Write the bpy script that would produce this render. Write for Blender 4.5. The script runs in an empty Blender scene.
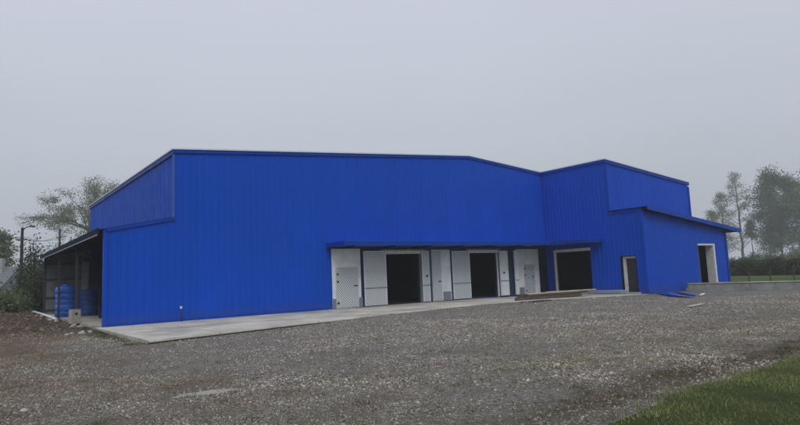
import bpy, bmesh, math, random
import numpy as np
from mathutils import Vector, Matrix, noise as mnoise
R = math.radians
rng = np.random.default_rng(7)
random.seed(7)
sc = bpy.context.scene
col = sc.collection

# ------------------------------------------------------------------ camera
F_PX, PITCH, ROLL, YAW = 578.71, 0.110, -0.042, 0.652
CAM = np.array([-4.896, -27.287, 1.6])
import json as _j
fwd = np.array([math.sin(YAW)*math.cos(PITCH), math.cos(YAW)*math.cos(PITCH), math.sin(PITCH)])
rt = np.array([math.cos(YAW), -math.sin(YAW), 0.0]); up = np.cross(rt, fwd)
rt2 = rt*math.cos(ROLL)+up*math.sin(ROLL); up2 = -rt*math.sin(ROLL)+up*math.cos(ROLL)
cd = bpy.data.cameras.new("camera"); cam = bpy.data.objects.new("camera", cd); col.objects.link(cam)
M = Matrix(((rt2[0], up2[0], -fwd[0], CAM[0]), (rt2[1], up2[1], -fwd[1], CAM[1]), (rt2[2], up2[2], -fwd[2], CAM[2]), (0, 0, 0, 1)))
cam.matrix_world = M
cd.sensor_width = 36; cd.lens = F_PX/800*36; cd.clip_start = 0.1; cd.clip_end = 3000
sc.camera = cam

def spot(px, D, z=0.0):
    """ground point at horizontal distance D in the direction of picture column px (at the horizon)"""
    v = fwd+rt2*(px-400)/F_PX
    py = 212.5+F_PX*v[2]/up2[2]
    v = v+up2*(212.5-py)/F_PX
    k = D/math.hypot(v[0], v[1])
    return Vector((CAM[0]+v[0]*k, CAM[1]+v[1]*k, z))

# ------------------------------------------------------------------ tagging
def tag(o, label=None, cat=None, group=None, kind=None):
    if label: o["label"] = label
    if cat: o["category"] = cat
    if group: o["group"] = group
    if kind: o["kind"] = kind
    return o
def empty(name, loc, label=None, cat=None, group=None, rz=0):
    o = bpy.data.objects.new(name, None); col.objects.link(o)
    o.location = loc; o.rotation_euler = (0, 0, rz); o.empty_display_size = .3
    return tag(o, label, cat, group)
def link(name, me, mat, parent=None, smooth=False, loc=None):
    o = bpy.data.objects.new(name, me); col.objects.link(o)
    if mat is not None:
        for m in (mat if isinstance(mat, (list, tuple)) else [mat]): me.materials.append(m)
    if smooth: me.polygons.foreach_set("use_smooth", [True]*len(me.polygons))
    if loc is not None: o.location = loc
    if parent is not None:
        o.parent = parent
        if loc is None: o.location = -Vector(parent_world(parent))   # geometry given in world coordinates
    return o
def parent_world(p):
    v = Vector((0, 0, 0))
    while p is not None:
        v += Vector(p.location); p = p.parent
    return v

class MB:
    """collects simple solids and builds ONE mesh"""
    def __init__(s): s.v = []; s.f = []
    def add(s, vs, fs):
        n = len(s.v); s.v += [tuple(v) for v in vs]; s.f += [tuple(i+n for i in f) for f in fs]; return s
    def box(s, x0, x1, y0, y1, z0, z1):
        vs = [(x0,y0,z0),(x1,y0,z0),(x1,y1,z0),(x0,y1,z0),(x0,y0,z1),(x1,y0,z1),(x1,y1,z1),(x0,y1,z1)]
        return s.add(vs, [(0,3,2,1),(4,5,6,7),(0,1,5,4),(1,2,6,5),(2,3,7,6),(3,0,4,7)])
    def hexa(s, vs):
        return s.add(vs, [(0,3,2,1),(4,5,6,7),(0,1,5,4),(1,2,6,5),(2,3,7,6),(3,0,4,7)])
    def bar(s, a, b, w, h, roll=0.0):
        """box of width w and height h from a to b"""
        a, b = Vector(a), Vector(b); d = (b-a).normalized()
        u = d.cross(Vector((0,0,1)))
        if u.length < 1e-4: u = Vector((1,0,0))
        u.normalize(); n = u.cross(d).normalized()
        if roll:
            q = Matrix.Rotation(roll, 3, d); u = q@u; n = q@n
        vs = []
        for p in (a, b):
            for su, sn in ((-1,-1),(1,-1),(1,1),(-1,1)): vs.append(p+u*su*w/2+n*sn*h/2)
        return s.add(vs, [(0,3,2,1),(4,5,6,7),(0,1,5,4),(1,2,6,5),(2,3,7,6),(3,0,4,7)])
    def tube(s, pts, rad, n=8, caps=True):
        pts = [Vector(p) for p in pts]
        if not isinstance(rad, (list, tuple)): rad = [rad]*len(pts)
        base = len(s.v); prev = None
        for i, p in enumerate(pts):
            d = (pts[min(i+1, len(pts)-1)]-pts[max(i-1, 0)]).normalized()
            if prev is None:
                u = d.cross(Vector((0,0,1)))
                if u.length < 1e-3: u = Vector((1,0,0))
            else: u = prev-d*prev.dot(d)
            u.normalize(); prev = u; w = d.cross(u)
            for k in range(n):
                a = 2*math.pi*k/n; s.v.append(tuple(p+(u*math.cos(a)+w*math.sin(a))*rad[i]))
        for i in range(len(pts)-1):
            for k in range(n):
                a = base+i*n+k; b = base+i*n+(k+1)%n
                s.f.append((a, b, b+n, a+n))
        if caps:
            s.f.append(tuple(base+k for k in range(n))[::-1]); e = base+(len(pts)-1)*n
            s.f.append(tuple(e+k for k in range(n)))
        return s
    def mesh(s, name):
        me = bpy.data.meshes.new(name); me.from_pydata(s.v, [], s.f); me.update(); return me
    def build(s, name, mat, parent=None, smooth=False, bevel=0, loc=None):
        o = link(name, s.mesh(name), mat, parent, smooth, loc)
        if bevel:
            m = o.modifiers.new("bevel", 'BEVEL'); m.width = bevel; m.segments = 2; m.limit_method = 'ANGLE'
        return o
def np_mesh(name, V, F, smooth=False):
    """V (n,3), F (m,k) with constant k"""
    me = bpy.data.meshes.new(name); m, k = F.shape
    me.vertices.add(len(V)); me.vertices.foreach_set("co", V.astype(np.float32).ravel())
    me.loops.add(m*k); me.loops.foreach_set("vertex_index", F.astype(np.int32).ravel())
    me.polygons.add(m); me.polygons.foreach_set("loop_start", np.arange(0, m*k, k, dtype=np.int32))
    me.update(calc_edges=True)
    if smooth: me.polygons.foreach_set("use_smooth", np.ones(m, bool))
    return me

# ------------------------------------------------------------------ materials
class NT:
    def __init__(s, name):
        s.m = bpy.data.materials.new(name); s.m.use_nodes = True; s.t = s.m.node_tree; s.n = s.t.nodes; s.l = s.t.links
        s.bsdf = s.n["Principled BSDF"]; s.tc = s.n.new("ShaderNodeTexCoord")
    def node(s, typ, **kw):
        x = s.n.new(typ)
        for k, v in kw.items():
            if k in x.inputs: x.inputs[k].default_value = v
            else: setattr(x, k, v)
        return x
    def con(s, a, b): s.l.new(a, b)
    def noise(s, scale, detail=5, rough=.55, vec=None, out="Fac", **kw):
        x = s.node("ShaderNodeTexNoise"); x.inputs["Scale"].default_value = scale; x.inputs["Detail"].default_value = detail; x.inputs["Roughness"].default_value = rough
        for k, v in kw.items(): x.inputs[k].default_value = v
        s.con(vec or s.tc.outputs["Object"], x.inputs["Vector"]); return x.outputs[out]
    def ramp(s, fac, stops, interp='LINEAR'):
        x = s.node("ShaderNodeValToRGB"); x.color_ramp.interpolation = interp; e = x.color_ramp.elements
        while len(e) < len(stops): e.new(.5)
        for i, (p, c) in enumerate(stops):
            e[i].position = p; e[i].color = (c if hasattr(c, '__len__') else (c, c, c))+((1,) if not hasattr(c, '__len__') or len(c) == 3 else ())
        s.con(fac, x.inputs["Fac"]); return x.outputs["Color"]
    def mix(s, fac, a, b, blend='MIX'):
        x = s.node("ShaderNodeMix", data_type='RGBA', blend_type=blend)
        for ix, val in ((0, fac), (6, a), (7, b)):
            sock = x.inputs[ix]
            if isinstance(val, bpy.types.NodeSocket): s.con(val, sock)
            elif hasattr(val, '__len__'): sock.default_value = tuple(val)+((1,) if len(val) == 3 else ())
            else: sock.default_value = val if ix == 0 else (val, val, val, 1)
        return x.outputs[2]
    def math(s, op, a, b=None, clamp=False):
        x = s.node("ShaderNodeMath", operation=op, use_clamp=clamp)
        for i, v in enumerate((a, b)):
            if v is None: continue
            if isinstance(v, bpy.types.NodeSocket): s.con(v, x.inputs[i])
            else: x.inputs[i].default_value = v
        return x.outputs[0]
    def map(s, vec=None, scale=(1,1,1), loc=(0,0,0), rot=(0,0,0)):
        x = s.node("ShaderNodeMapping"); x.inputs["Scale"].default_value = scale; x.inputs["Location"].default_value = loc; x.inputs["Rotation"].default_value = rot
        s.con(vec or s.tc.outputs["Object"], x.inputs["Vector"]); return x.outputs[0]
    def xyz(s, vec=None):
        x = s.node("ShaderNodeSeparateXYZ"); s.con(vec or s.tc.outputs["Object"], x.inputs[0]); return x.outputs
    def out(s, color=None, rough=None, metal=None, bump=None, bstr=.3, bdist=.02, spec=None):
        for v, k in ((color, "Base Color"), (rough, "Roughness"), (metal, "Metallic"), (spec, "Specular IOR Level")):
            if v is None: continue
            if isinstance(v, bpy.types.NodeSocket): s.con(v, s.bsdf.inputs[k])
            elif hasattr(v, '__len__'): s.bsdf.inputs[k].default_value = tuple(v)+(1,)
            else: s.bsdf.inputs[k].default_value = v
        if bump is not None:
            b = s.node("ShaderNodeBump"); b.inputs["Strength"].default_value = bstr; b.inputs["Distance"].default_value = bdist
            s.con(bump, b.inputs["Height"]); s.con(b.outputs[0], s.bsdf.inputs["Normal"])
        return s.m

def simple(name, c, rough=.7, metal=0, var=.25, scale=6, bump=.15, spec=.5):
    t = NT(name); n = t.noise(scale, 6)
    lo = tuple(x*(1-var) for x in c); hi = tuple(min(1, x*(1+var)) for x in c)
    return t.out(t.ramp(n, [(.3, lo), (.7, hi)]), rough, metal, bump=t.noise(scale*8, 4), bstr=bump, bdist=.01, spec=spec)

def blue_paint(name, base=(.0005, .064, .47), dirt=True):
    t = NT(name); o = t.tc.outputs["Object"]
    n1 = t.noise(.35, 4); n2 = t.noise(1.0, 5, vec=t.map(scale=(3.5, 3.5, .25)))
    c = t.mix(n1, tuple(x*.86 for x in base), tuple(x*1.12 for x in base))
    c = t.mix(t.math('MULTIPLY', t.ramp(n2, [(.45, 0), (.75, 1)]), .14), c, (.003, .070, .33))
    if dirt:
        z = t.xyz()[2]
        g = t.math('MULTIPLY', t.ramp(t.math('DIVIDE', z, 1.0), [(0.0, 1), (.55, 0)]), t.ramp(t.noise(2.2, 7, .7), [(.35, .12), (.7, .7)]))
        c = t.mix(g, c, (.06, .075, .12))
    X_, Y_, Z_ = t.xyz(); wn = t.node("ShaderNodeTexWhiteNoise", noise_dimensions='1D')
    t.con(t.math('FLOOR', t.math('DIVIDE', t.math('ADD', X_, Y_), .99)), wn.inputs["W"])
    c = t.mix(t.math('MULTIPLY', wn.outputs[0], .11), c, tuple(x*.45 for x in base))
    r = t.ramp(t.noise(1.3, 6), [(.3, .36), (.7, .52)])
    return t.out(c, r, 0, bump=t.noise(1.2, 3), bstr=.10, bdist=.05, spec=.13)
BLUE = blue_paint("blue_sheet_paint")
BLUE_TRIM = blue_paint("blue_trim_paint", (.0005, .050, .35), False)
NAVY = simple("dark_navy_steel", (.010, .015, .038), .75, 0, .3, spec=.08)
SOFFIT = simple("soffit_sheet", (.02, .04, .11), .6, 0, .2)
ROOFM = simple("roof_sheet_pale", (.62, .66, .72), .45, 0, .1)
WHITE_METAL = simple("white_door_sheet", (.62, .65, .66), .45, 0, .14, 2, .05)
FRAME_WHITE = simple("white_frame_paint", (.60, .61, .60), .5, 0, .15, 5, .05)
DARK = simple("dark_interior_lining", (.022, .022, .026), .9, 0, .2)  # darkness of the rooms is put into this near-black colour
RUBBER = simple("black_rubber_seal", (.02, .02, .022), .8, 0, .2)
KICK = simple("grey_kick_plate", (.17, .18, .19), .6, 0, .15)
GALV = simple("galvanised_sheet", (.30, .31, .33), .55, .3, .2, 3)
GALV_D = simple("weathered_steel_post", (.045, .048, .055), .75, 0, .3, 4, spec=.12)
CONC_D = None

def lattice():
    t = NT("diamond_patterned_door_film"); x, y, z = t.xyz()
    p = 0.15
    u = t.math('FRACT', t.math('DIVIDE', t.math('ADD', x, z), p)); v = t.math('FRACT', t.math('DIVIDE', t.math('SUBTRACT', x, z), p))
    a = t.math('GREATER_THAN', u, .34); b = t.math('GREATER_THAN', v, .34)
    hole = t.math('MULTIPLY', a, b)
    c = t.mix(hole, (.64, .67, .69), (.16, .19, .215))
    c = t.mix(t.math('MULTIPLY', t.noise(1.5, 4), .35), c, (.40, .42, .44))
    return t.out(c, .5, 0, bump=hole, bstr=.25, bdist=.004)
LATTICE = lattice()
def lattice_soft():
    t = NT("faded_diamond_door_film"); x, y, z = t.xyz(); p = 0.16
    u = t.math('FRACT', t.math('DIVIDE', t.math('ADD', x, z), p)); v = t.math('FRACT', t.math('DIVIDE', t.math('SUBTRACT', x, z), p))
    hole = t.math('MULTIPLY', t.math('GREATER_THAN', u, .3), t.math('GREATER_THAN', v, .3))
    c = t.mix(hole, (.58, .62, .64), (.22, .25, .28))
    return t.out(c, .5, 0)
LATTICE2 = lattice_soft()

def concrete():
    t = NT("pale_site_concrete")
    c = t.ramp(t.noise(.5, 8, .62), [(.28, (.29, .27, .235)), (.5, (.425, .405, .355)), (.72, (.54, .52, .46))])
    st = t.ramp(t.noise(1.6, 8, .7, **{"Distortion": .6}), [(.50, 0), (.70, .65)])
    c = t.mix(st, c, (.23, .21, .175))
    # cast joints every 4 m
    x, y, z = t.xyz()
    fx = t.math('ABSOLUTE', t.math('SUBTRACT', t.math('FRACT', t.math('DIVIDE', x, 4.2)), .5))
    c = t.mix(t.math('LESS_THAN', fx, .0035), c, (.08, .075, .07))
    wet = t.ramp(t.noise(.33, 4, .5, vec=t.map(loc=(7, 3, 0))), [(.52, 0), (.62, 1)])
    c = t.mix(t.math('MULTIPLY', wet, .35), c, (.12, .115, .105))
    return t.out(c, t.math('SUBTRACT', .85, t.math('MULTIPLY', wet, .25)), 0, bump=t.noise(14, 8, .7), bstr=.5, bdist=.012)
CONC = concrete()
def block_conc():
    t = NT("grey_cast_concrete")
    c = t.ramp(t.noise(1.1, 8, .65), [(.3, (.19, .195, .185)), (.55, (.30, .30, .28)), (.75, (.40, .40, .37))])
    z = t.xyz()[2]
    c = t.mix(t.math('MULTIPLY', t.ramp(t.noise(4, 7, .7), [(.45, 0), (.7, 1)]), .5), c, (.08, .09, .07))
    return t.out(c, .9, 0, bump=t.noise(18, 8, .7), bstr=.6, bdist=.02)
BLOCKC = block_conc()

def soil_mask(t):
    x, y, z = t.xyz()
    mx = t.math('ADD', t.math('MULTIPLY', x, -.15), t.math('ADD', t.math('MULTIPLY', y, .022), .42))
    mx = t.math('ADD', mx, t.math('MULTIPLY', t.math('SUBTRACT', t.noise(.35, 6, .6), .5), 2.4))
    return t.ramp(mx, [(.28, 0), (.85, .92)])
def ground_mat():
    t = NT("gravel_and_soil_yard"); x, y, z = t.xyz(); O = t.tc.outputs["Object"]
    v = t.node("ShaderNodeTexVoronoi", feature='F1'); v.inputs["Scale"].default_value = 24; t.con(O, v.inputs["Vector"])
    v2 = t.node("ShaderNodeTexVoronoi", feature='F1'); v2.inputs["Scale"].default_value = 55; t.con(O, v2.inputs["Vector"])
    bw = t.node("ShaderNodeSeparateColor"); t.con(v.outputs["Color"], bw.inputs[0])
    bw2 = t.node("ShaderNodeSeparateColor"); t.con(v2.outputs["Color"], bw2.inputs[0])
    st = t.ramp(bw.outputs[0], [(0, (.08, .073, .066)), (.45, (.19, .176, .16)), (.8, (.31, .29, .262)), (1, (.52, .50, .45))])
    st2 = t.ramp(bw2.outputs[1], [(0, (.08, .074, .066)), (.7, (.20, .186, .167)), (1, (.38, .36, .32))])
    grav = t.mix(.45, st, st2)
    big = t.noise(.16, 6, .6); mid = t.noise(.9, 7, .65)
    grav = t.mix(t.ramp(mid, [(.3, .75), (.7, 0)]), grav, t.mix(.5, grav, (.055, .05, .046)))
    grav = t.mix(t.ramp(big, [(.4, 0), (.62, .35)]), grav, (.19, .185, .175))
    soil = t.ramp(t.noise(3.5, 9, .72), [(.25, (.060, .043, .028)), (.5, (.125, .092, .060)), (.75, (.22, .168, .115))])
    # brown soil shows through toward the west side of the yard
    msoil = soil_mask(t)
    c = t.mix(msoil, grav, soil)
    # reddish spoil beside the open shed
    rx = t.math('MULTIPLY', t.ramp(t.math('ADD', t.math('MULTIPLY', x, -1), t.noise(.6, 5)), [(.1, 0), (.9, 1)]), t.ramp(t.math('DIVIDE', t.math('ADD', y, t.math('MULTIPLY', t.noise(.4, 5), 8)), 14), [(.12, 0), (.45, 1)]))
    red = t.ramp(t.noise(2.2, 9, .75), [(.25, (.035, .024, .020)), (.5, (.085, .052, .042)), (.68, (.12, .078, .062)), (.8, (.26, .22, .19))])
    c = t.mix(t.math('MULTIPLY', rx, .9), c, red)
    # muddy strip and mossy tinge along the lawn edge
    edge = t.math('ADD', t.math('MULTIPLY', t.math('ABSOLUTE', t.math('ADD', y, 22.6)), -.75), t.math('ADD', .55, t.math('MULTIPLY', t.noise(.55, 6, .65, vec=t.map(loc=(4, 9, 0))), 1.1)))
    mud = t.ramp(t.noise(5, 8, .7), [(.3, (.065, .050, .037)), (.7, (.15, .12, .09))])
    c = t.mix(t.ramp(edge, [(.55, 0), (.95, .85)]), c, mud)
    moss = t.math('MULTIPLY', t.ramp(t.noise(.45, 6, .65, vec=t.map(loc=(31, 5, 0))), [(.50, 0), (.66, 1)]), t.ramp(t.noise(6, 6, .7), [(.42, 0), (.6, .8)]))
    near = t.ramp(t.math('DIVIDE', t.math('ADD', y, 27.0), 16), [(.35, 1), (.8, .25)])
    c = t.mix(t.math('MULTIPLY', moss, t.math('MULTIPLY', near, .7)), c, (.050, .066, .024))
    # pale chalky patches
    for (cx, cy, a, b, s) in ((-1.75, -17.8, 1.0, .36, .9), (10.4, -15.5, .9, .3, .35), (8.6, -20.6, 1.6, .25, .4)):
        dx = t.math('DIVIDE', t.math('SUBTRACT', x, cx), a); dy = t.math('DIVIDE', t.math('SUBTRACT', y, cy), b)
        rr = t.math('ADD', t.math('MULTIPLY', dx, dx), t.math('MULTIPLY', dy, dy))
        rr = t.math('ADD', rr, t.math('MULTIPLY', t.noise(5, 6, .7), 1.3))
        c = t.mix(t.ramp(rr, [(.75, s), (1.1, 0)]), c, (.46, .43, .38))
    h = t.math('ADD', t.math('MULTIPLY', v.outputs["Distance"], -.9), t.math('MULTIPLY', t.noise(30, 8, .7), .8))
    return t.out(c, .92, 0, bump=h, bstr=1, bdist=.05, spec=.15)
GROUND = ground_mat()
def field_mat():
    t = NT("field_grass")
    c = t.ramp(t.noise(.25, 8, .65), [(.3, (.035, .060, .014)), (.55, (.060, .095, .020)), (.75, (.095, .125, .035))])
    c = t.mix(t.ramp(t.noise(3, 7, .7), [(.4, 0), (.7, .5)]), c, (.075, .072, .035))
    return t.out(c, .95, 0, bump=t.noise(6, 8, .75), bstr=1, bdist=.08, spec=.1)
FIELD = field_mat()
def lawn_mat():
    t = NT("lawn_soil_and_moss")
    c = t.ramp(t.noise(1.5, 8, .7), [(.3, (.028, .035, .012)), (.55, (.048, .060, .018)), (.75, (.08, .066, .040))])
    return t.out(c, .95, 0, bump=t.noise(20, 8, .75), bstr=1, bdist=.03, spec=.1)
LAWN = lawn_mat()
def stone_mat(name, stops):
    t = NT(name); g = t.node("ShaderNodeNewGeometry")
    c = t.ramp(g.outputs["Random Per Island"], stops)
    c = t.mix(t.math('MULTIPLY', soil_mask(t), .88), c, t.mix(t.noise(14, 3), (.11, .082, .052), (.34, .265, .18)))
    ys = t.xyz()[1]; lawnward = t.ramp(t.math('DIVIDE', t.math('ADD', ys, 24.0), 9.0), [(0, 1), (.45, .8), (1, .18)])
    ms = t.math('MULTIPLY', t.ramp(t.noise(.5, 6, .68, vec=t.map(loc=(31, 5, 0))), [(.42, 0), (.56, 1)]), t.ramp(t.noise(6, 5, .7), [(.40, 0), (.56, .85)]))
    c = t.mix(t.math('MULTIPLY', ms, lawnward), c, (.115, .125, .055))
    bn = t.math('MULTIPLY', t.ramp(t.noise(.6, 6, .68, vec=t.map(loc=(11, 45, 0))), [(.44, 0), (.60, 1)]), lawnward)
    c = t.mix(t.math('MULTIPLY', bn, .62), c, (.15, .108, .072))
    c = t.mix(t.ramp(t.noise(.22, 5, .6, vec=t.map(loc=(3, 8, 0))), [(.38, .45), (.6, 0)]), c, t.mix(.5, c, (.10, .095, .09)))
    c = t.mix(t.math('MULTIPLY', t.noise(40, 4), .4), c, (.08, .075, .07))
    return t.out(c, .85, 0, spec=.25)
STONE = stone_mat("crushed_stone", [(0, (.06, .054, .048)), (.3, (.25, .228, .203)), (.8, (.50, .465, .415)), (1, (.76, .72, .65))])
STONE2 = stone_mat("pale_tan_stone", [(0, (.19, .155, .10)), (.5, (.42, .37, .26)), (1, (.74, .69, .55))])
RUBBLE = stone_mat("spoil_rubble", [(0, (.035, .026, .020)), (.65, (.10, .076, .058)), (.9, (.19, .155, .125)), (1, (.42, .40, .37))])
def leaf_mat(name, a, b, trans=.25):
    t = NT(name); g = t.node("ShaderNodeNewGeometry")
    big = t.noise(.55, 4)
    c = t.ramp(g.outputs["Random Per Island"], [(0, a), (1, b)])
    c = t.mix(t.ramp(big, [(.35, .45), (.65, 0)]), c, tuple(x*.55 for x in a))
    t.out(c, .65, 0, spec=.2)
    tr = t.node("ShaderNodeBsdfTranslucent"); t.con(c, tr.inputs[0])
    ms = t.node("ShaderNodeMixShader"); ms.inputs[0].default_value = trans
    t.con(t.bsdf.outputs[0], ms.inputs[1]); t.con(tr.outputs[0], ms.inputs[2])
    t.con(ms.outputs[0], t.n["Material Output"].inputs[0]); return t.m
LEAF_PALE = leaf_mat("mist_paled_leaves", (.10, .135, .055), (.19, .225, .11), .4)  # haze over the far trees is partly put into this pale green
LEAF_MID = leaf_mat("mid_green_leaves", (.075, .11, .050), (.13, .17, .085), .4)
LEAF_DARK = leaf_mat("dark_bush_leaves", (.034, .052, .024), (.075, .10, .045))
LEAF_OLIVE = leaf_mat("olive_hedge_leaves", (.050, .062, .030), (.10, .115, .055))
GRASS = leaf_mat("grass_blades", (.11, .145, .040), (.40, .44, .19), .35)
DRYGRASS = leaf_mat("weed_blades", (.06, .075, .025), (.16, .15, .07), .3)
BARK = simple("grey_brown_bark", (.075, .065, .055), .95, 0, .35, 8, .8)
BIRCH = simple("pale_grey_bark", (.20, .19, .175), .9, 0, .45, 5, .5)

# ------------------------------------------------------------------ ground
def sstep(a, b, x):
    t = np.clip((x-a)/(b-a), 0, 1); return t*t*(3-2*t)
SLAB = [(-.30, -8.6, 0), (5.5, -7.2, 0), (10.6, -6.65, 0), (17, -5.75, -.01), (21, -5.85, -.03), (25.5, -6.95, -.08), (29.17, -7.75, -.115)]
def slab_edge_y(x): return np.interp(x, [p[0] for p in SLAB], [p[1] for p in SLAB])
def slab_edge_z(x): return np.interp(x, [p[0] for p in SLAB], [p[2] for p in SLAB])
_w = [(rng.uniform(.15, 1.6), rng.uniform(0, 6.28), rng.uniform(0, 6.28)) for _ in range(26)]
def wob(x, y):
    s = 0
    for f, a, p in _w: s = s+np.sin((x*np.cos(a)+y*np.sin(a))*f*1.6+p)/(1+f*2.5)
    return s/6
def vnoise(x, y, s, seed=0, octv=3):
    out = 0.0; amp = 1.0; tot = 0.0; x = np.asarray(x, float); y = np.asarray(y, float)
    for o in range(octv):
        a = x/s+seed*17.3+o*5.7; b = y/s-seed*9.1+o*3.3; ia = np.floor(a); ib = np.floor(b); fa = a-ia; fb = b-ib
        fa = fa*fa*(3-2*fa); fb = fb*fb*(3-2*fb)
        hsh = lambda i, j: np.modf(np.abs(np.sin(i*127.1+j*311.7+seed*74.7)*43758.5453))[0]
        v = (hsh(ia, ib)*(1-fa)+hsh(ia+1, ib)*fa)*(1-fb)+(hsh(ia, ib+1)*(1-fa)+hsh(ia+1, ib+1)*fa)*fb
        out = out+v*amp; tot += amp; amp *= .5; s = s/2.1
    return out/tot
def ruts(x, y):
    """0..1 on the worn wheel tracks crossing the yard"""
    m = 0
    for (px, py, ang, bend) in ((0, -17.4, .27, .012), (4, -13.0, .10, .0)):
        u = (x-px)*math.cos(ang)+(y-py)*math.sin(ang); v = -(x-px)*math.sin(ang)+(y-py)*math.cos(ang)+bend*u*u*.3+.25*np.sin(u*.35)
        for o in (-.8, .8): m = np.maximum(m, np.exp(-((v-o)/.24)**2))
    return m*np.clip(vnoise(x, y, 3.5, 4)*2.2-.5, 0, 1)
def gh(x, y):
    x = np.asarray(x, float); y = np.asarray(y, float)
    h = -.13+.035*wob(x, y)*3
    h = h-.022*ruts(x, y)+.05*(vnoise(x, y, 2.6, 9)-.5)+.02*(vnoise(x, y, .7, 3)-.5)
    # rises almost to the apron top further along its edge
    d = np.abs(y-slab_edge_y(x))
    near = np.exp(-(d/1.2)**2)
    tgt = slab_edge_z(x)-.018-.085*(1-sstep(4, 11, x))
    h = h*(1-near)+near*(tgt+.012*wob(x*3, y*3))
    # under apron and building: keep below the floor
    inside = (x > -.1) & (x < 40.6) & (y > slab_edge_y(x)+.35) & (y > -8.2)
    h = np.where(inside, -.24, h)
    # spoil bank beside and behind the shed
    b = np.exp(-(((x+6)/5.0)**2+((y-21)/7.5)**2))*1.0+np.exp(-(((x+5.2)/1.9)**2+((y-5)/2.6)**2))*.42+np.exp(-(((x+2.2)/1.2)**2+((y-12)/3.5)**2))*.22
    b = b*(1-sstep(-1.0, .0, x))
    rough = .5+.5*np.clip(wob(x*4.1, y*4.1)*2+wob(x*9, y*9)*1.0, -1, 1)
    h = h+b*(.65+.5*rough)
    out = (x < -.15) & (y > -1) & (x > -9)
    h = np.where(out, h+.06*np.clip(wob(x*7, y*7)*2, -1, 1)*sstep(-1, 2, y), h)
    # ground beyond the low wall climbs a little
    h = h+sstep(33.8, 39, x)*.16*(1-sstep(-8.3, -7.6, y))
    return h
def lines(*segs):
    a = []
    for s, e, d in segs: a.append(np.arange(s, e, d))
    return np.unique(np.round(np.concatenate(a+[[segs[-1][1]]]), 4))
gx = lines((-60, -16, 2), (-16, -8, .4), (-8, 14, .14), (14, 44, .35), (44, 60, 1.2))
gy = lines((-60, -32, 2), (-32, -26, .5), (-26, -5, .14), (-5, 30, .25), (30, 60, 1.5))
GXm, GYm = np.meshgrid(gx, gy); GZ = gh(GXm, GYm)
# the sheet dips under the field towards its rim
rim = np.maximum(sstep(41.2, 43.5, GXm), np.maximum(sstep(33, 40, GYm), np.maximum(1-sstep(-28, -22, GXm), 1-sstep(-56, -48, GYm))))
GZ = GZ-rim*.45
def grid_faces(nx, ny):
    i = np.arange(nx-1)[None, :]+np.arange(ny-1)[:, None]*nx
    return np.stack([i, i+1, i+nx+1, i+nx], -1).reshape(-1, 4)
me = np_mesh("gravel_yard", np.stack([GXm, GYm, GZ], -1).reshape(-1, 3), grid_faces(len(gx), len(gy)), True)
tag(link("gravel_yard", me, GROUND), kind="structure")
# far field, reaches the horizon
fx = lines((-420, -60, 30), (-60, 160, 4), (160, 420, 30)); X, Y = np.meshgrid(fx, fx)
Z = -.36+.10*np.sin(X*.05+1)*np.cos(Y*.06)+.05*np.sin(X*.21)*np.sin(Y*.17)
Z = Z+.30*sstep(40, 46, X)*(1-sstep(70, 120, np.abs(Y)))
yard = (X > -26) & (X < 40) & (Y > -54) & (Y < 34); Z = np.where(yard, -.75, Z)
me = np_mesh("field_ground", np.stack([X, Y, Z], -1).reshape(-1, 3), grid_faces(len(fx), len(fx)), True)
tag(link("field_ground", me, FIELD), kind="structure")
# lawn in the foreground, where the camera stands
def lawn_edge(x): return -23.30+.55*(vnoise(x, x*0, 1.6, 12)-.5)+.22*(vnoise(x, x*0, .35, 13)-.5)
lx = np.arange(-1.5, 26, .15); lt = np.linspace(0, 1, 45)
LXm, LTm = np.meshgrid(lx, lt); LYm = -31+(lawn_edge(LXm)+.30+31)*LTm
LZm = gh(LXm, LYm)+.05*(1-sstep(.93, 1.0, LTm))*sstep(-1.5, .8, LXm)-.02*sstep(.96, 1, LTm)-.03*(1-sstep(-1.5, 0, LXm))
me = np_mesh("lawn", np.stack([LXm, LYm, LZm], -1).reshape(-1, 3), grid_faces(len(lx), len(lt)), True)
tag(link("lawn", me, LAWN), kind="structure")

# concrete apron
m = MB(); top = [(-.05, .25, 0)]+[SLAB[0]]+SLAB[1:]+[(29.17, .25, -.115)]
# densify edge for an irregular broken look
edge = []
for a, b in zip(SLAB[:-1], SLAB[1:]):
    n = max(2, int((b[0]-a[0])/.35))
    for k in range(n):
        t = k/n; edge.append((a[0]+(b[0]-a[0])*t, a[1]+(b[1]-a[1])*t+rng.uniform(-.025, .025), a[2]+(b[2]-a[2])*t))
edge.append(SLAB[-1])
vs = []; fs = []
for (x, y, z) in edge:
    vs += [(x, .25, z if x > .01 else z), (x, -0.6*abs(y)+0, z), (x, y+.03, z), (x, y, z-.055), (x, y+.13, z-.065), (x, y+.14, z-.4)]
n = len(edge)
for i in range(n-1):
    for k in range(5):
        a = i*6+k; fs.append((a, a+1, a+7, a+6))
fs.append((0, 1, 2, 3, 4, 5)[::-1]); fs = [f[::-1] for f in fs]
m.v = vs; m.f = fs
ap = m.build("concrete_apron", CONC); tag(ap, kind="structure")

# ------------------------------------------------------------------ warehouse
W1, XR, XI, XT = 2.90, 21.81, 29.17, 40.20
H1, H2, H3, HR = 4.11, 4.70, 7.887, 9.336
SL = (HR-H3)/(XR-W1); HI = HR-SL*(XI-XR)
B1, B2, DEP = -5.34, -7.70, 21.75
def ztop(x):
    if x < W1: return H1+(H2-H1)*x/W1
    return HR-abs(x-XR)*SL
def zannex(x): return 5.22-(x-XI)*(5.22-4.15)/(XT-XI)
WH = empty("warehouse", (0, 0, 0), "large blue ribbed metal warehouse with canopied cold store doors and side extension", "warehouse")

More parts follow.
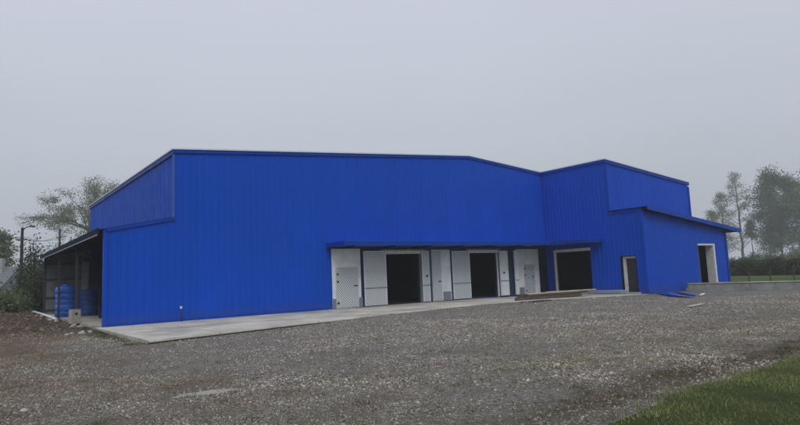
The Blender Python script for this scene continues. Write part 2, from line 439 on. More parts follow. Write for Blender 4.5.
def ribbed(name, a, b, top, bot=0.0, holes=(), mat=BLUE, pitch=.33, depth=.023, parent=WH, out=None):
    """ribbed sheet wall from a to b (2D); ribs stand out towards `out`; holes = (s0,s1,z0,z1)"""
    a = Vector(a); b = Vector(b); L = (b-a).length; d = (b-a)/L; nrm = Vector(out)
    prof = [(0, 0), (.60, 0), (.68, 1), (.86, 1), (.94, 0)]
    S = {0.0: 0.0, L: 0.0}; k = 0
    while k*pitch < L:
        for (u, o) in prof:
            s = (k+u)*pitch
            if s < L: S[round(s, 5)] = o
        k += 1
    xs = sorted(S); 
    for h in holes:
        for s in h[:2]:
            if s not in S:
                S[s] = float(np.interp(s, xs, [S[q] for q in xs]))
    xs = sorted(S)
    if callable(top):   # break at the ridge
        pass
    vs = []; fs = []
    for s0, s1 in zip(xs[:-1], xs[1:]):
        if s1-s0 < 1e-6: continue
        mid = (s0+s1)/2; zs = [(bot, None)]
        ivs = []; lo = bot
        for h in sorted([h for h in holes if h[0] < mid < h[1]], key=lambda q: q[2]):
            if h[2] > lo+1e-4: ivs.append((lo, h[2]))
            lo = h[3]
        ivs.append((lo, None))
        for z0, z1 in ivs:
            q = []
            for s in (s0, s1):
                p = a+d*s+nrm*(S[s]*depth)
                q.append((p, z1 if z1 is not None else (top(s) if callable(top) else top)))
            n = len(vs)
            vs += [(q[0][0].x, q[0][0].y, z0), (q[1][0].x, q[1][0].y, z0), (q[1][0].x, q[1][0].y, q[1][1]), (q[0][0].x, q[0][0].y, q[0][1])]
            fs.append((n, n+1, n+2, n+3))
    mm = MB(); mm.v = vs; mm.f = fs
    return mm.build(name, mat, parent)

# openings (wall coordinate x, z)
OPN = [(14.59, 17.20, 0.0, 2.92), (21.27, 23.87, 0.0, 2.90)]
ribbed("front_wall", (0, 0), (XI, 0), lambda s: ztop(s) if s > W1 else ztop(s), -.05, OPN+[(W1-.0001, W1, 0, 0)], out=(0, -1))
# B side face, towards the west: s runs from y=0 to y=B2
ribbed("side_wall", (XI, 0), (XI, B1), lambda s: HI, -.15, [(.90, 3.72, .03, 2.92)], out=(-1, 0), pitch=.30)
ribbed("annex_side_wall", (XI, B1), (XI, B2), 5.22, -.22, [(.66, 1.70, .02, 2.28)], out=(-1, 0), pitch=.30)
ribbed("annex_front_wall", (XI, B2), (XT, B2), lambda s: zannex(XI+s), -.25, [(6.75, 9.15, .25, 2.88)], out=(0, -1))
ribbed("upper_front_wall", (XI, B1), (XT, B1), lambda s: ztop(XI+s), 4.0, out=(0, -1))
ribbed("upper_side_wall", (W1, DEP), (W1, 0), H3, 4.0, out=(-1, 0))
ribbed("east_wall".replace("east", "end"), (XT, B2), (XT, DEP), lambda s: ztop(XT)-.02 if s > (B1-B2) else zannex(XT), -.25, out=(1, 0))
ribbed("rear_wall", (XT, DEP), (W1, DEP), lambda s: ztop(XT-s), -.25, out=(0, 1))
# lining behind every sheet so that the shell is opaque and 15 cm thick
def lining(boxes, name="wall_lining", mat=DARK):
    q = MB()
    for b in boxes: q.box(*b)
    q.build(name, mat, WH)
T = .15; e = .03
bx = []
def wall_x(x0, x1, y0, y1, z0, top, holes):
    xs = sorted({x0, x1, *[h for H in holes for h in H[:2]], *([XR] if x0 < XR < x1 else [])})
    q = MB()
    for s0, s1 in zip(xs[:-1], xs[1:]):
        mid = (s0+s1)/2; lo = z0
        for h in [h for h in holes if h[0] < mid < h[1]]:
            if h[2] > lo: q.box(s0, s1, y0, y1, lo, h[2])
            lo = h[3]
        za, zb = top(s0), top(s1)
        q.hexa([(s0,y0,lo),(s1,y0,lo),(s1,y1,lo),(s0,y1,lo),(s0,y0,za),(s1,y0,zb),(s1,y1,zb),(s0,y1,za)])
    return q
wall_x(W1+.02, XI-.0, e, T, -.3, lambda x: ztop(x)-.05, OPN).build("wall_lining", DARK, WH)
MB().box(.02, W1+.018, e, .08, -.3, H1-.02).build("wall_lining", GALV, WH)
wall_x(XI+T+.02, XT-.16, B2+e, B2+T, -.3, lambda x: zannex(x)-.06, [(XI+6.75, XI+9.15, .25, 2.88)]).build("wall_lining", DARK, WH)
def wall_y(x0, x1, ya, yb, z0, zt, holes):
    ys = sorted({ya, yb, *[h for H in holes for h in H[:2]]}); q = MB()
    for s0, s1 in zip(ys[:-1], ys[1:]):
        mid = (s0+s1)/2; lo = z0
        for h in [h for h in holes if h[0] < mid < h[1]]:
            if h[2] > lo: q.box(x0, x1, s0, s1, lo, h[2])
            lo = h[3]
        q.box(x0, x1, s0, s1, lo, zt)
    return q
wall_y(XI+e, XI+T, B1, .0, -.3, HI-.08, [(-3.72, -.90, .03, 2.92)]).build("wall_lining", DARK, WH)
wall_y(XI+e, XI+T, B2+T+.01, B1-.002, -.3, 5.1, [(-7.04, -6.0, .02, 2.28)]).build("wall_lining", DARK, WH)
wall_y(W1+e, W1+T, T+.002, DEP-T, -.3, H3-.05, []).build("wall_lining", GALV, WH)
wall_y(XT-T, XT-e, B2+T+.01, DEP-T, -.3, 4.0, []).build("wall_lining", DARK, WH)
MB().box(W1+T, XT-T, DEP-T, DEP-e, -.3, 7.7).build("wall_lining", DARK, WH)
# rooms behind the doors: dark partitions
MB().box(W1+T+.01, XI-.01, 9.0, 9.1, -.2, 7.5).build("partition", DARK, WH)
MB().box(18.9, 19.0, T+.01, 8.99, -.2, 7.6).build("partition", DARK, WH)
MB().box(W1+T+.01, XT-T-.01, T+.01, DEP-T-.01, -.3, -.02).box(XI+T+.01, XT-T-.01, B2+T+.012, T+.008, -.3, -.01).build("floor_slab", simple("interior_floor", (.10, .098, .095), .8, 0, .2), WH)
# vague stored goods seen through the grey opening
COLM = simple("interior_column", (.35, .35, .36), .8)
for b in ((33.6, 34.0, -3.2, -2.8, 0, 4.6), (36.8, 37.2, 1.2, 1.6, 0, 5.2), (32.0, 32.2, 1.5, 1.7, 0, 5.5)): MB().box(*b).build("column", COLM, WH)

# roof: sloping sheets with pale edge, verge and corner trim
def roofsheet(x0, x1, y0, y1, zf, th=.065, name="roof", mat=ROOFM, parent=WH, lift=.0):
    q = MB(); za, zb = zf(x0)+lift, zf(x1)+lift
    q.hexa([(x0,y0,za),(x1,y0,zb),(x1,y1,zb),(x0,y1,za),(x0,y0,za+th),(x1,y0,zb+th),(x1,y1,zb+th),(x0,y1,za+th)])
    return q
q = roofsheet(W1-.12, XR, -.12, DEP+.15, ztop2 := (lambda x: HR-abs(x-XR)*SL), lift=.012)
q2 = roofsheet(XR, XI-.10, -.12, DEP+.15, ztop2, lift=.012); q3 = roofsheet(XI-.10, XT+.12, B1-.12, DEP+.15, ztop2, lift=.012)
for k in (q2, q3): q.add(k.v, k.f)
q.build("roof", ROOFM, WH)
def verge(pts, out, h=.15, th=.05, name="verge_trim", mat=BLUE_TRIM, drop=.0):
    q = MB(); o = Vector((out[0], out[1], 0))
    for a, b in zip(pts[:-1], pts[1:]):
        a = Vector(a); b = Vector(b)
        a0, b0 = a+o*.034, b+o*.034; a1, b1 = a+o*(.034+th), b+o*(.034+th)
        dz = Vector((0, 0, -h))
        q.hexa([a0+dz, b0+dz, b1+dz, a1+dz, a0, b0, b1, a1])
    return q.build(name, mat, WH)
verge([(W1-.10, 0, ztop2(W1-.10)), (XR, 0, HR), (XI-.03, 0, HI)], (0, -1))
verge([(XI, .0, HI), (XI, B1-.08, HI)], (-1, 0))
verge([(XI-.08, B1, ztop2(XI-.08)), (XT+.1, B1, ztop2(XT+.1))], (0, -1), h=.20)
verge([(W1, DEP, H3), (W1, -.0, H3)], (-1, 0), h=.20)
MB().box(W1-.075, W1-.0, -.07, -.031, H2+.02, H3-.22).box(W1-.075, W1-.031, -.031, .1, H2+.02, H3-.2).build("corner_trim", blue_paint("corner_trim_paint", (.03, .10, .42), False), WH)
MB().box(-.05, .09, -.075, -.031, -.04, H1-.02).box(-.05, -.002, -.031, .10, -.04, H1-.02).build("corner_trim", BLUE, WH)
MB().box(XI-.075, XI-.031, B2-.07, B2+.10, -.2, 5.1).box(XI-.031, XI+.12, B2-.07, B2-.031, -.2, 5.1).build("corner_trim", BLUE, WH)
MB().box(XT-.08, XT+.07, B1-.07, B1-.031, 4.3, ztop(XT)-.32).build("corner_trim", BLUE, WH)
MB().box(XT-.06, XT+.07, B2-.07, B2-.031, -.2, zannex(XT)-.1).build("corner_trim", BLUE_TRIM, WH)
MB().box(XI-.06, XI-.0305, B1-.10, B1-.03, 5.25, HI-.26).build("corner_trim", BLUE_TRIM, WH)
# flashing where tall wall meets annex and lean-to roofs, and along the front at their height
MB().hexa([(.0,-.075,H1-.10),(W1,-.075,H2-.10),(W1,-.031,H2-.10),(.0,-.031,H1-.10),(.0,-.075,H1+.04),(W1,-.075,H2+.04),(W1,-.031,H2+.04),(.0,-.031,H1+.04)]).build("flashing", BLUE_TRIM, WH)
MB().box(XI-.07, XI-.031, B2, B1-.02, 5.10, 5.24).build("flashing", BLUE_TRIM, WH)
# base flashing
MB().box(.1, 10.85, -.065, -.031, -.02, .09).build("base_flashing", BLUE_TRIM, WH)

# ---- lean-to on the left: roof, posts, girts, end wall
LT = lambda x: H1+(H2-H1)*x/W1
roofsheet(-.22, W1-.04, .06, DEP+.1, LT, .05, lift=.02).build("lean_to_roof", NAVY, WH)
MB().box(-.30, -.225, -.06, DEP+.1, H1-.22, H1+.07).build("gutter", NAVY, WH)
MB().box(-.32, -.301, -.06, DEP+.1, H1-.25, H1-.20).build("gutter_lip", GALV, WH)
q = MB()
q.box(-.06, .06, .12, DEP, H1-.22, H1-.05)
for y in np.arange(1.5, DEP, 1.8): q.bar((.06, y, H1-.10), (W1-.02, y, H2-.10), .06, .10)
q.build("rafter", GALV_D, WH)
for y in (7.17, 13.9, DEP-.1):
    p = MB().box(-.06, .06, y-.06, y+.06, -.25, H1-.22).build("post", GALV_D, WH)
    MB().box(-.14, .14, y-.14, y+.14, -.16, -.06).build("base_plate", GALV_D, p)
ribbed("end_wall", (W1, DEP-.02), (0.06, DEP-.02), lambda s: LT(W1-s)-.05, -.2, out=(0, 1), mat=GALV)
LINE_D = simple("shade_grey_boarding", (.15, .155, .17), .85, 0, .25, 2, spec=.1)  # darker grey carries the dimness inside the shed
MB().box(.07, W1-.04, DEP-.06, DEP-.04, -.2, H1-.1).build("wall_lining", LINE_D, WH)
for z in (.25, 1.14, 2.44, 3.55): MB().box(.065, W1-.05, DEP-.13, DEP-.062, z-.05, z+.05).build("girt", GALV_D, WH)
MB().box(.08, 2.86, .10, DEP-.08, -.3, -.05).build("shed_floor", CONC, WH)
MB().box(2.35, 2.82, DEP-.24, DEP-.14, .9, 3.65).build("inner_panel", simple("pale_inner_panel", (.34, .35, .37), .7), WH)
# lining proud of the tall wall: ribbed sheet, interior shade put into its colour
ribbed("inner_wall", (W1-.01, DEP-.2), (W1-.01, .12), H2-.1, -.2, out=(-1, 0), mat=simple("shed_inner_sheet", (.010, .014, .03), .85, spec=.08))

# ---- canopy: L shaped, over the doors, round the inner corner
CP = 1.85; cz0, cz1 = 3.30, 3.52
cend = -4.75
def ext(poly, z0, z1):
    q = MB(); n = len(poly)
    return q.add([(x, y, z0) for x, y in poly]+[(x, y, z1) for x, y in poly], [tuple(range(n))[::-1], tuple(range(n, 2*n))]+[(i, (i+1) % n, (i+1) % n+n, i+n) for i in range(n)])
L1 = [(10.85, -.032), (10.85, -CP), (XI-CP, -CP), (XI-CP, cend), (XI-.032, cend), (XI-.032, -.032)]
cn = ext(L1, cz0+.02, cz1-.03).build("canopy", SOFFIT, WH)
g = .04
MB().box(10.85-g, XI-CP+.0, -CP-g, -CP-.002, cz0, cz1).box(XI-CP-g, XI-CP-.002, cend-g, -CP-g-.002, cz0, cz1).box(XI-CP, XI-.032, cend-g, cend-.002, cz0, cz1).box(10.85-g, 10.848, -CP, -.032, cz0, cz1).build("fascia", BLUE_TRIM, cn)
L2 = [(10.80, -.034), (10.80, -CP-.06), (XI-CP-.06, -CP-.06), (XI-CP-.06, cend-.06), (XI-.034, cend-.06), (XI-.034, -.034)]
ext(L2, cz1+.001, cz1+.03).build("canopy_sheet", blue_paint("canopy_top_paint", (.03, .10, .45), False), cn)
for x in np.arange(11.5, 27.2, 2.6): MB().box(x-.03, x+.03, -CP+.02, -.05, cz0-.05, cz0+.019).build("bracket", NAVY, cn)
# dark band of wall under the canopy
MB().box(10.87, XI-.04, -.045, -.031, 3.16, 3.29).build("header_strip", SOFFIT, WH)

# ---- doors
def fixed_panel(x0, x1, z1, dx0, dx1, dz1, dmat, kicks, hinges, z0=0.02):
    """tall white insulated panel with a small personnel door in it"""
    p = MB().box(x0, x1, -.11, -.031, z0, z1).build("door_panel", WHITE_METAL, WH, bevel=.008)
    d = MB().box(dx0, dx1, -.135, -.111, z0+.05, dz1).build("personnel_door", dmat, p, bevel=.005)
    for hz in hinges: MB().box(dx0+.06, dx0+.16, -.165, -.136, hz-.05, hz+.05).build("hinge", RUBBER, p)
    MB().box(dx1-.28, dx1-.06, -.175, -.136, 1.18, 1.23).build("handle", RUBBER, p)
    for a, b, h in kicks: MB().box(a, b, -.17, -.136, z0, h).build("kick_plate", KICK, p)
    return p
def leaf(x0, x1, z1, zline=1.02, mat=LATTICE, handle=None, y=-.16, z0=.04):
    p = MB().box(x0, x1, y-.07, y, z0, z1).build("sliding_door", mat, WH, bevel=.006)
    MB().box(x0-.0, x0+.05, y-.082, y-.071, z0, z1).box(x1-.05, x1, y-.082, y-.071, z0, z1).box(x0+.05, x1-.05, y-.082, y-.071, z1-.05, z1).build("edge_strip", WHITE_METAL, p)
    MB().box(x0+.002, x1-.002, y-.086, y-.0825, zline-.035, zline+.025).build("buffer_strip", KICK, p)
    if handle: MB().box(handle-.07, handle+.07, y-.12, y-.083, 1.52, 1.62).build("handle", RUBBER, p)
    return p
fixed_panel(11.10, 12.93, 3.24, 11.30, 12.72, 2.22, LATTICE, [(11.08, 11.26, .55), (12.76, 12.96, .55)], (1.86, 1.45, .3))
MB().box(12.93, 13.06, -.06, -.031, 0, 3.2).build("door_seal", RUBBER, WH)
leaf(13.07, 14.60, 3.10)
leaf(17.26, 17.82, 3.09, handle=17.6, mat=LATTICE2)
MB().box(17.84, 18.12, -.05, -.031, 0, 3.15).build("wall_recess", SOFFIT, WH)
fixed_panel(18.14, 19.66, 3.15, 18.17, 18.86, 3.08, LATTICE2, [(18.95, 19.55, .55)], ())
leaf(19.72, 21.22, 3.06, mat=LATTICE2)
leaf(24.0, 24.80, 3.04, handle=24.35, mat=WHITE_METAL)
MB().box(24.78, 25.44, -.05, -.031, 0, 3.15).build("wall_recess", simple("dark_green_recess", (.012, .035, .045), .7), WH)
leaf(25.45, 25.80, 3.06, mat=WHITE_METAL)
fixed_panel(25.86, 28.15, 3.15, 26.5, 27.6, 2.05, simple("grey_personnel_door", (.36, .39, .42), .5), [(25.9, 26.4, .5)], (1.8, 1.35, .25))
MB().box(28.17, 29.12, -.05, -.031, -.05, 3.15).build("corner_infill", NAVY, WH)
for (x0, x1) in ((14.59, 17.2), (21.27, 23.87)):
    h = MB().box(x0-.02, x1+.12, -.17, -.034, 2.92, 3.10).build("door_header", FRAME_WHITE, WH, bevel=.006)
    MB().box(x0-.3, x1+.3, -.24, -.20, 3.11, 3.17).build("sliding_rail", GALV, h)
    MB().box(x1, x1+.10, -.10, -.032, 0, 2.90).build("door_jamb", WHITE_METAL if x0 > 20 else KICK, WH)
    MB().box(x0-.0, x0+.04, .0, T, 0, 2.9).build("door_reveal", RUBBER, WH)
    MB().box(x1-.04, x1, .0, T, 0, 2.9).build("door_reveal", RUBBER, WH)
# large opening in the side face
q = MB().box(XI-.10, XI-.03, -.94, -.76, -.05, 3.0).box(XI-.10, XI-.03, -3.80, -.942, 2.82, 3.02)
q.build("door_frame", FRAME_WHITE, WH, bevel=.006)
MB().box(XI-.0, XI+T, -3.72, -3.68, .03, 2.92).build("door_reveal", NAVY, WH)
MB().box(XI-.20, XI+.1, -3.75, -.9, -.10, .025).build("door_sill", CONC, WH)
# personnel door in annex side wall: deep dark reveal, white frame standing inside it
MB().box(XI-.04, XI+.30, -6.0, -5.96, .0, 2.32).box(XI-.04, XI+.30, -7.08, -7.04, .0, 2.32).box(XI-.04, XI+.30, -7.04, -6.0, 2.281, 2.32).build("door_reveal", NAVY, WH)
p = MB().box(XI+.16, XI+.30, -6.22, -6.005, .02, 2.27).box(XI+.16, XI+.30, -7.035, -6.93, .02, 2.27).box(XI+.16, XI+.30, -6.93, -6.22, 2.14, 2.27).build("door_frame", FRAME_WHITE, WH)
MB().box(XI+.24, XI+.28, -6.93, -6.22, .03, 2.13).build("door_leaf", simple("dark_door_leaf", (.025, .026, .03), .5), p)
MB().box(XI-.35, XI+.12, -7.2, -5.8, -.28, .0).build("door_step", CONC, WH)
# door in annex front: white frame with deep white reveal, half open dark leaf
ax0, ax1 = XI+6.75, XI+9.15
MB().box(ax1-.22, ax1+.02, B2-.06, B2+.5, .25, 2.88).box(ax0-.02, ax1+.02, B2-.06, B2+.4, 2.881, 3.0).build("door_frame", FRAME_WHITE, WH)
MB().box(ax0+.12, ax0+.75, B2+.30, B2+.36, .26, 2.86).build("door_leaf", simple("brown_grey_leaf", (.07, .06, .055), .6), WH)
MB().box(ax0-.3, ax1+.4, B2-.8, B2-.06, -.3, .245).build("door_sill", BLOCKC, WH)
MB().box(XI+4.4, XT+.03, B2-.10, B2-.032, -.25, .02).build("plinth", BLOCKC, WH)
# annex roof slab with deep fascia
za = lambda x: zannex(x)
roofsheet(XI-.12, 41.95, B2-.42, B1-.032, za, .05, lift=.06).build("annex_roof", BLUE_TRIM, WH)
q = MB(); x0, x1 = XI-.12, 41.98
q.hexa([(x0,B2-.47,za(x0)-.12),(x1,B2-.47,za(x1)-.16),(x1,B2-.422,za(x1)-.16),(x0,B2-.422,za(x0)-.12),(x0,B2-.47,za(x0)+.13),(x1,B2-.47,za(x1)+.13),(x1,B2-.422,za(x1)+.13),(x0,B2-.422,za(x0)+.13)])
q.build("fascia", BLUE_TRIM, WH)
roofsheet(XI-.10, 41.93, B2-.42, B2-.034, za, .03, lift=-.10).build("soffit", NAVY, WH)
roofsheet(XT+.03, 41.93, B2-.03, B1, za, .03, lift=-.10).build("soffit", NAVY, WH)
MB().tube([(XT+.14, B2-.02, zannex(XT)-.1), (XT+.14, B2-.02, -.1)], .05, 8).build("downpipe", BLUE_TRIM, WH)
# standpipe at the wall
sp = empty("standpipe", (3.1, -.30, 0), "short thin grey standpipe with white cap rising from apron before the blue wall", "pipe")
MB().tube([(0, 0, -.02), (0, 0, .58)], .025, 10).build("pipe", GALV_D, sp, True, loc=(0, 0, 0))
MB().tube([(0, 0, .56), (0, 0, .66), (0, 0, .68)], [.05, .05, .02], 12).build("cap", FRAME_WHITE, sp, True, loc=(0, 0, 0))

# ------------------------------------------------------------------ loose things
# ribbed blue water tank in the open shed
TANK = simple("blue_plastic", (.014, .11, .50), .45, 0, .25, 3, .1)
def tank(loc, r, lab, sc_=1.0, TANK=TANK):
    wt = empty("water_tank", loc, lab, "water tank", "blue ribbed tanks in the shed")
    pr = [(.0, r)]
    for k in range(5):
        z0 = .03+k*.36
        for u in np.linspace(0, 1, 7): pr.append((z0+u*.36, r*.95+r*.06*math.sin(math.pi*u)**.7))
    pr += [(1.86, r*.9), (1.93, r*.6), (1.96, r*.34)]
    MB().tube([(0, 0, a*sc_) for a, b in pr], [b for a, b in pr], 40).build("tank_body", TANK, wt, True, loc=(0, 0, 0))
    MB().tube([(0, 0, 1.95*sc_), (0, 0, 2.02*sc_), (0, 0, 2.04*sc_)], [r*.32, r*.32, r*.2], 24).build("lid", TANK, wt, True, loc=(0, 0, 0))
    MB().tube([(-.2*r, -r*.9, .22), (-.2*r, -r*1.25, .22), (-.2*r, -r*1.28, .12)], .035, 8).build("outlet", RUBBER, wt, True, loc=(0, 0, 0))
tank((.52, 14.9, -.05), .60, "bright ribbed blue plastic tank at the open side of the shed between two posts")
tank((1.75, 14.6, -.05), .58, "shaded ribbed blue plastic tank deeper in the shed beside the inner wall", .85, simple("shaded_blue_plastic", (.010, .055, .22), .6, 0, .25, 3, .1))  # shade on the deeper tank is put into its darker blue
# carton beside the post
bxo = empty("cardboard_box", (-.12, 6.75, -.10), "pale grey upright box with dark round mark beside shed post", "box", rz=.2)
MB().box(-.22, .22, -.2, .2, 0, .72).build("carton", simple("pale_carton", (.36, .34, .31), .8, 0, .12), bxo, bevel=.01, loc=(0, 0, 0))
MB().box(-.225, .225, -.03, .03, .721, .726).build("tape", simple("tape", (.22, .18, .13), .5), bxo, loc=(0, 0, 0))
MB().tube([(0, -.2005, .5), (0, -.206, .5)], .07, 12).build("printed_mark", RUBBER, bxo, loc=(0, 0, 0))
bd = empty("storage_bin", (1.9, 9.6, -.05), "dark low bin standing deep in the open shed beside the tank", "bin")
MB().hexa([(-.35,-.4,0),(.35,-.4,0),(.35,.4,0),(-.35,.4,0),(-.42,-.48,.7),(.42,-.48,.7),(.42,.48,.7),(-.42,.48,.7)]).build("bin_body", NAVY, bd, loc=(0,0,0))
MB().box(-.46, .46, -.52, .52, .701, .76).build("lid", NAVY, bd, loc=(0,0,0))

# timber stack on the apron edge
PINE = simple("fresh_sawn_timber", (.50, .44, .31), .75, 0, .18, 3)
OLDW = simple("wet_dark_timber", (.075, .056, .042), .8, 0, .35, 5)
def board(a, b, w, h, mat, label, group, name="timber_board"):
    a = Vector(a); b = Vector(b); L = (b-a).length
    q = MB().bar((-L/2, 0, 0), (L/2, 0, 0), w, h)
    o = q.build(name, mat, bevel=.004); c = (a+b)/2; o.location = c
    d = (b-a).normalized(); o.rotation_mode = 'QUATERNION'; o.rotation_quaternion = d.to_track_quat('X', 'Z')
    tag(o, label, "board", group); return o
zb = -.03
dk = "dark wet timber beam at the bottom of the stack on the apron"
for (a, b, w, h) in (((19.9, -5.10, .06), (25.4, -5.45, .04), .15, .14), ((20.3, -4.75, .06), (25.8, -5.05, .04), .15, .14), ((20.9, -4.40, .06), (25.9, -4.70, .04), .15, .14), ((20.6, -4.55, .20), (26.0, -4.95, .18), .18, .10), ((20.9, -5.0, .20), (26.0, -5.30, .17), .16, .10)):
    board(a, b, w, h, OLDW, dk, "dark beams under the pale boards")
pl = "pale sawn board lying on the dark beams of the timber stack"
for (a, b, w, h) in (((21.6, -4.40, .285), (26.4, -5.05, .27), .20, .035), ((22.6, -4.75, .285), (27.3, -5.20, .27), .18, .035), ((23.1, -5.05, .275), (26.3, -5.30, .26), .16, .04), ((22.9, -4.85, .325), (26.8, -5.5, .31), .15, .03), ((21.2, -4.95, .272), (24.6, -5.05, .27), .14, .03)):
    board(a, b, w, h, PINE, pl, "pale boards on top of the timber stack")
cc = MB().bar((XI-.22, -3.55, .02), (XI-.36, -6.5, .06), .03, .20).bar((XI-.30, -3.55, .11), (XI-.44, -6.5, .15), .16, .03).build("metal_channel", simple("pale_blue_channel", (.50, .58, .76), .45, .1, .1))
tag(cc, "long pale blue metal channel lying along the wall base left of the narrow door", "channel")
# blue flashing offcuts before the annex
OFF = blue_paint("offcut_paint", (.010, .07, .50), False)
def strip(a, b, w, lab, bend=.02):
    a = Vector(a); b = Vector(b); d = (b-a).normalized(); n = Vector((-d.y, d.x, 0)); q = MB()
    k = 8; vs = []
    for i in range(k+1):
        p = a.lerp(b, i/k); z = float(gh(p.x, p.y))+.03+bend*math.sin(i/k*math.pi)
        vs += [(*(p+n*w/2).xy, z), (*(p-n*w/2).xy, z+.012), (*(p-n*(w/2)).xy, z+.05), (*(p-n*(w/2-.012)).xy, z+.05), (*(p+n*w/2).xy, z+.018)]
    fs = []
    for i in range(k):
        for j in range(5): fs.append((i*5+j, i*5+(j+1) % 5, (i+1)*5+(j+1) % 5, (i+1)*5+j))
    fs += [(0, 1, 2, 3, 4), tuple(k*5+j for j in range(5))[::-1]]
    q.v = vs; q.f = fs
    return tag(q.build("flashing_strip", OFF), lab, "metal strip", "blue offcuts on the gravel")
strip((29.3, -8.25, 0), (25.0, -12.4, 0), .34, "long blue metal strip on gravel reaching furthest from the annex corner")
strip((30.9, -8.5, 0), (27.6, -11.2, 0), .36, "wide blue metal strip on gravel nearest to the concrete wall end")
strip((29.9, -8.35, 0), (27.2, -10.4, 0), .40, "short blue metal strip on gravel between the two longer strips", .05)
board((28.0, -11.6, -.03), (26.6, -12.1, -.05), .16, .03, FRAME_WHITE, "small white offcut lying on the blue metal strips", None, "white_offcut")
a = Vector((18.6, -15.45, float(gh(18.6, -15.4))+.05)); b = Vector((20.3, -15.15, float(gh(20.3, -15.1))+.04))
board(a, b, .16, .035, simple("weathered_plank", (.42, .39, .34), .8), "single weathered pale plank lying on open gravel", None, "loose_plank")
# black cable curl
pts = [(20.0+.9*math.cos(t)*(.5+.1*t)-.0, -6.6+.35*math.sin(t)*(.5+.1*t), float(gh(20, -6.6))+.035+.01*math.sin(3*t)) for t in np.linspace(0, 9.5, 50)]
tag(MB().tube(pts, .018, 6).build("cable", RUBBER, smooth=True), "loose curl of black cable on gravel at the apron edge", "cable")

# irregular lumps
def lump(r, seed, flat=.7, sub=2):
    bm = bmesh.new(); bmesh.ops.create_icosphere(bm, subdivisions=sub, radius=r)
    for v in bm.verts:
        n = mnoise.noise(v.co/r*1.1+Vector((seed*3.1, seed, 0)))
        v.co *= 1+.45*n; v.co.z *= flat
    me = bpy.data.meshes.new("lump"); bm.to_mesh(me); bm.free(); return me
PALE = simple("broken_concrete", (.34, .33, .31), .9, 0, .25, 6, .5)
def lumps(name, spots, lab, cat, grp, mat):
    for i, (x, y, r) in enumerate(spots):
        o = link(name, lump(r, i+r*10), mat); o.location = (x, y, float(gh(x, y))+r*.25); o.rotation_euler = (0, 0, i*1.7)
        tag(o, lab, cat, grp)
lumps("concrete_lump", [(-.55, -.35, .10), (-.9, -.7, .13), (-.38, .35, .09), (-1.2, -.25, .08), (-.2, -.6, .07), (-.75, .15, .07), (-1.45, -.9, .09)], "pale broken concrete lump on the soil before the shed corner", "rubble", "broken lumps before the shed corner", PALE)
lumps("concrete_lump", [(-.65, 9.2, .12), (-.8, 10.4, .14), (-.7, 11.6, .10), (-.95, 12.9, .13), (-1.1, 14.2, .11), (-.45, 8.1, .10), (-.3, 5.6, .12), (-.55, 4.4, .10), (-.4, 3.2, .12)], "pale lump in the row of rubble along the open shed side", "rubble", "rubble row along the shed", PALE)
p0 = Vector((-1.0, 17.5, float(gh(-1, 17.5))+.10)); p1 = Vector((-.6, 9.6, float(gh(-.6, 9.6))+.14))
tag(MB().tube([p0, p0.lerp(p1, .5)+Vector((0, 0, .03)), p1], .07, 10).build("waste_pipe", FRAME_WHITE, smooth=True), "long white plastic pipe lying on soil along the open shed side", "pipe")
lumps("boulder", [(-3.6, 7.0, .16), (-4.4, 9.5, .2), (-2.4, 3.4, .14), (-5.6, 12.0, .2), (-3.0, 15.0, .2)], "reddish stone lying on the churned spoil beside the shed", "stone", "stones on the spoil bank", simple("reddish_stone", (.16, .11, .09), .9, 0, .3))
lumps("stone", [(3.55, -20.6, .05), (-5.25+8.6, -21.8, .055), (6.4, -15.4, .06), (-4.1, -17.3, .05), (12.0, -13.8, .07), (25.3, -8.0, .10), (23.6, -7.6, .09)], "pale stone larger than the gravel around it", "stone", "larger pale stones in the gravel", PALE)

# low cast wall right of the annex
wa, wb = Vector((33.15, -8.15, 0)), Vector((35.6, -18.5, 0)); d = (wb-wa).normalized(); nn = Vector((-d.y, d.x, 0))
q = MB(); k = 3
for i in range(k):
    a = wa.lerp(wb, i/k+.001); b = wa.lerp(wb, (i+1)/k-.001); h0 = .32+rng.uniform(-.006, .006)
    q.hexa([(a.x, a.y, -.5), (b.x, b.y, -.5), (b.x+nn.x*.45, b.y+nn.y*.45, -.5), (a.x+nn.x*.45, a.y+nn.y*.45, -.5), (a.x, a.y, h0), (b.x, b.y, h0), (b.x+nn.x*.45, b.y+nn.y*.45, h0), (a.x+nn.x*.45, a.y+nn.y*.45, h0)])
lw = empty("concrete_wall", wa, "low grey cast concrete wall running out from the annex over the gravel", "wall")
q.build("wall_base", BLOCKC, lw)
q = MB().bar(wa+nn*.22+Vector((0, 0, .345)), wb+nn*.22+Vector((0, 0, .345)), .52, .04); q.build("coping", CONC, lw)

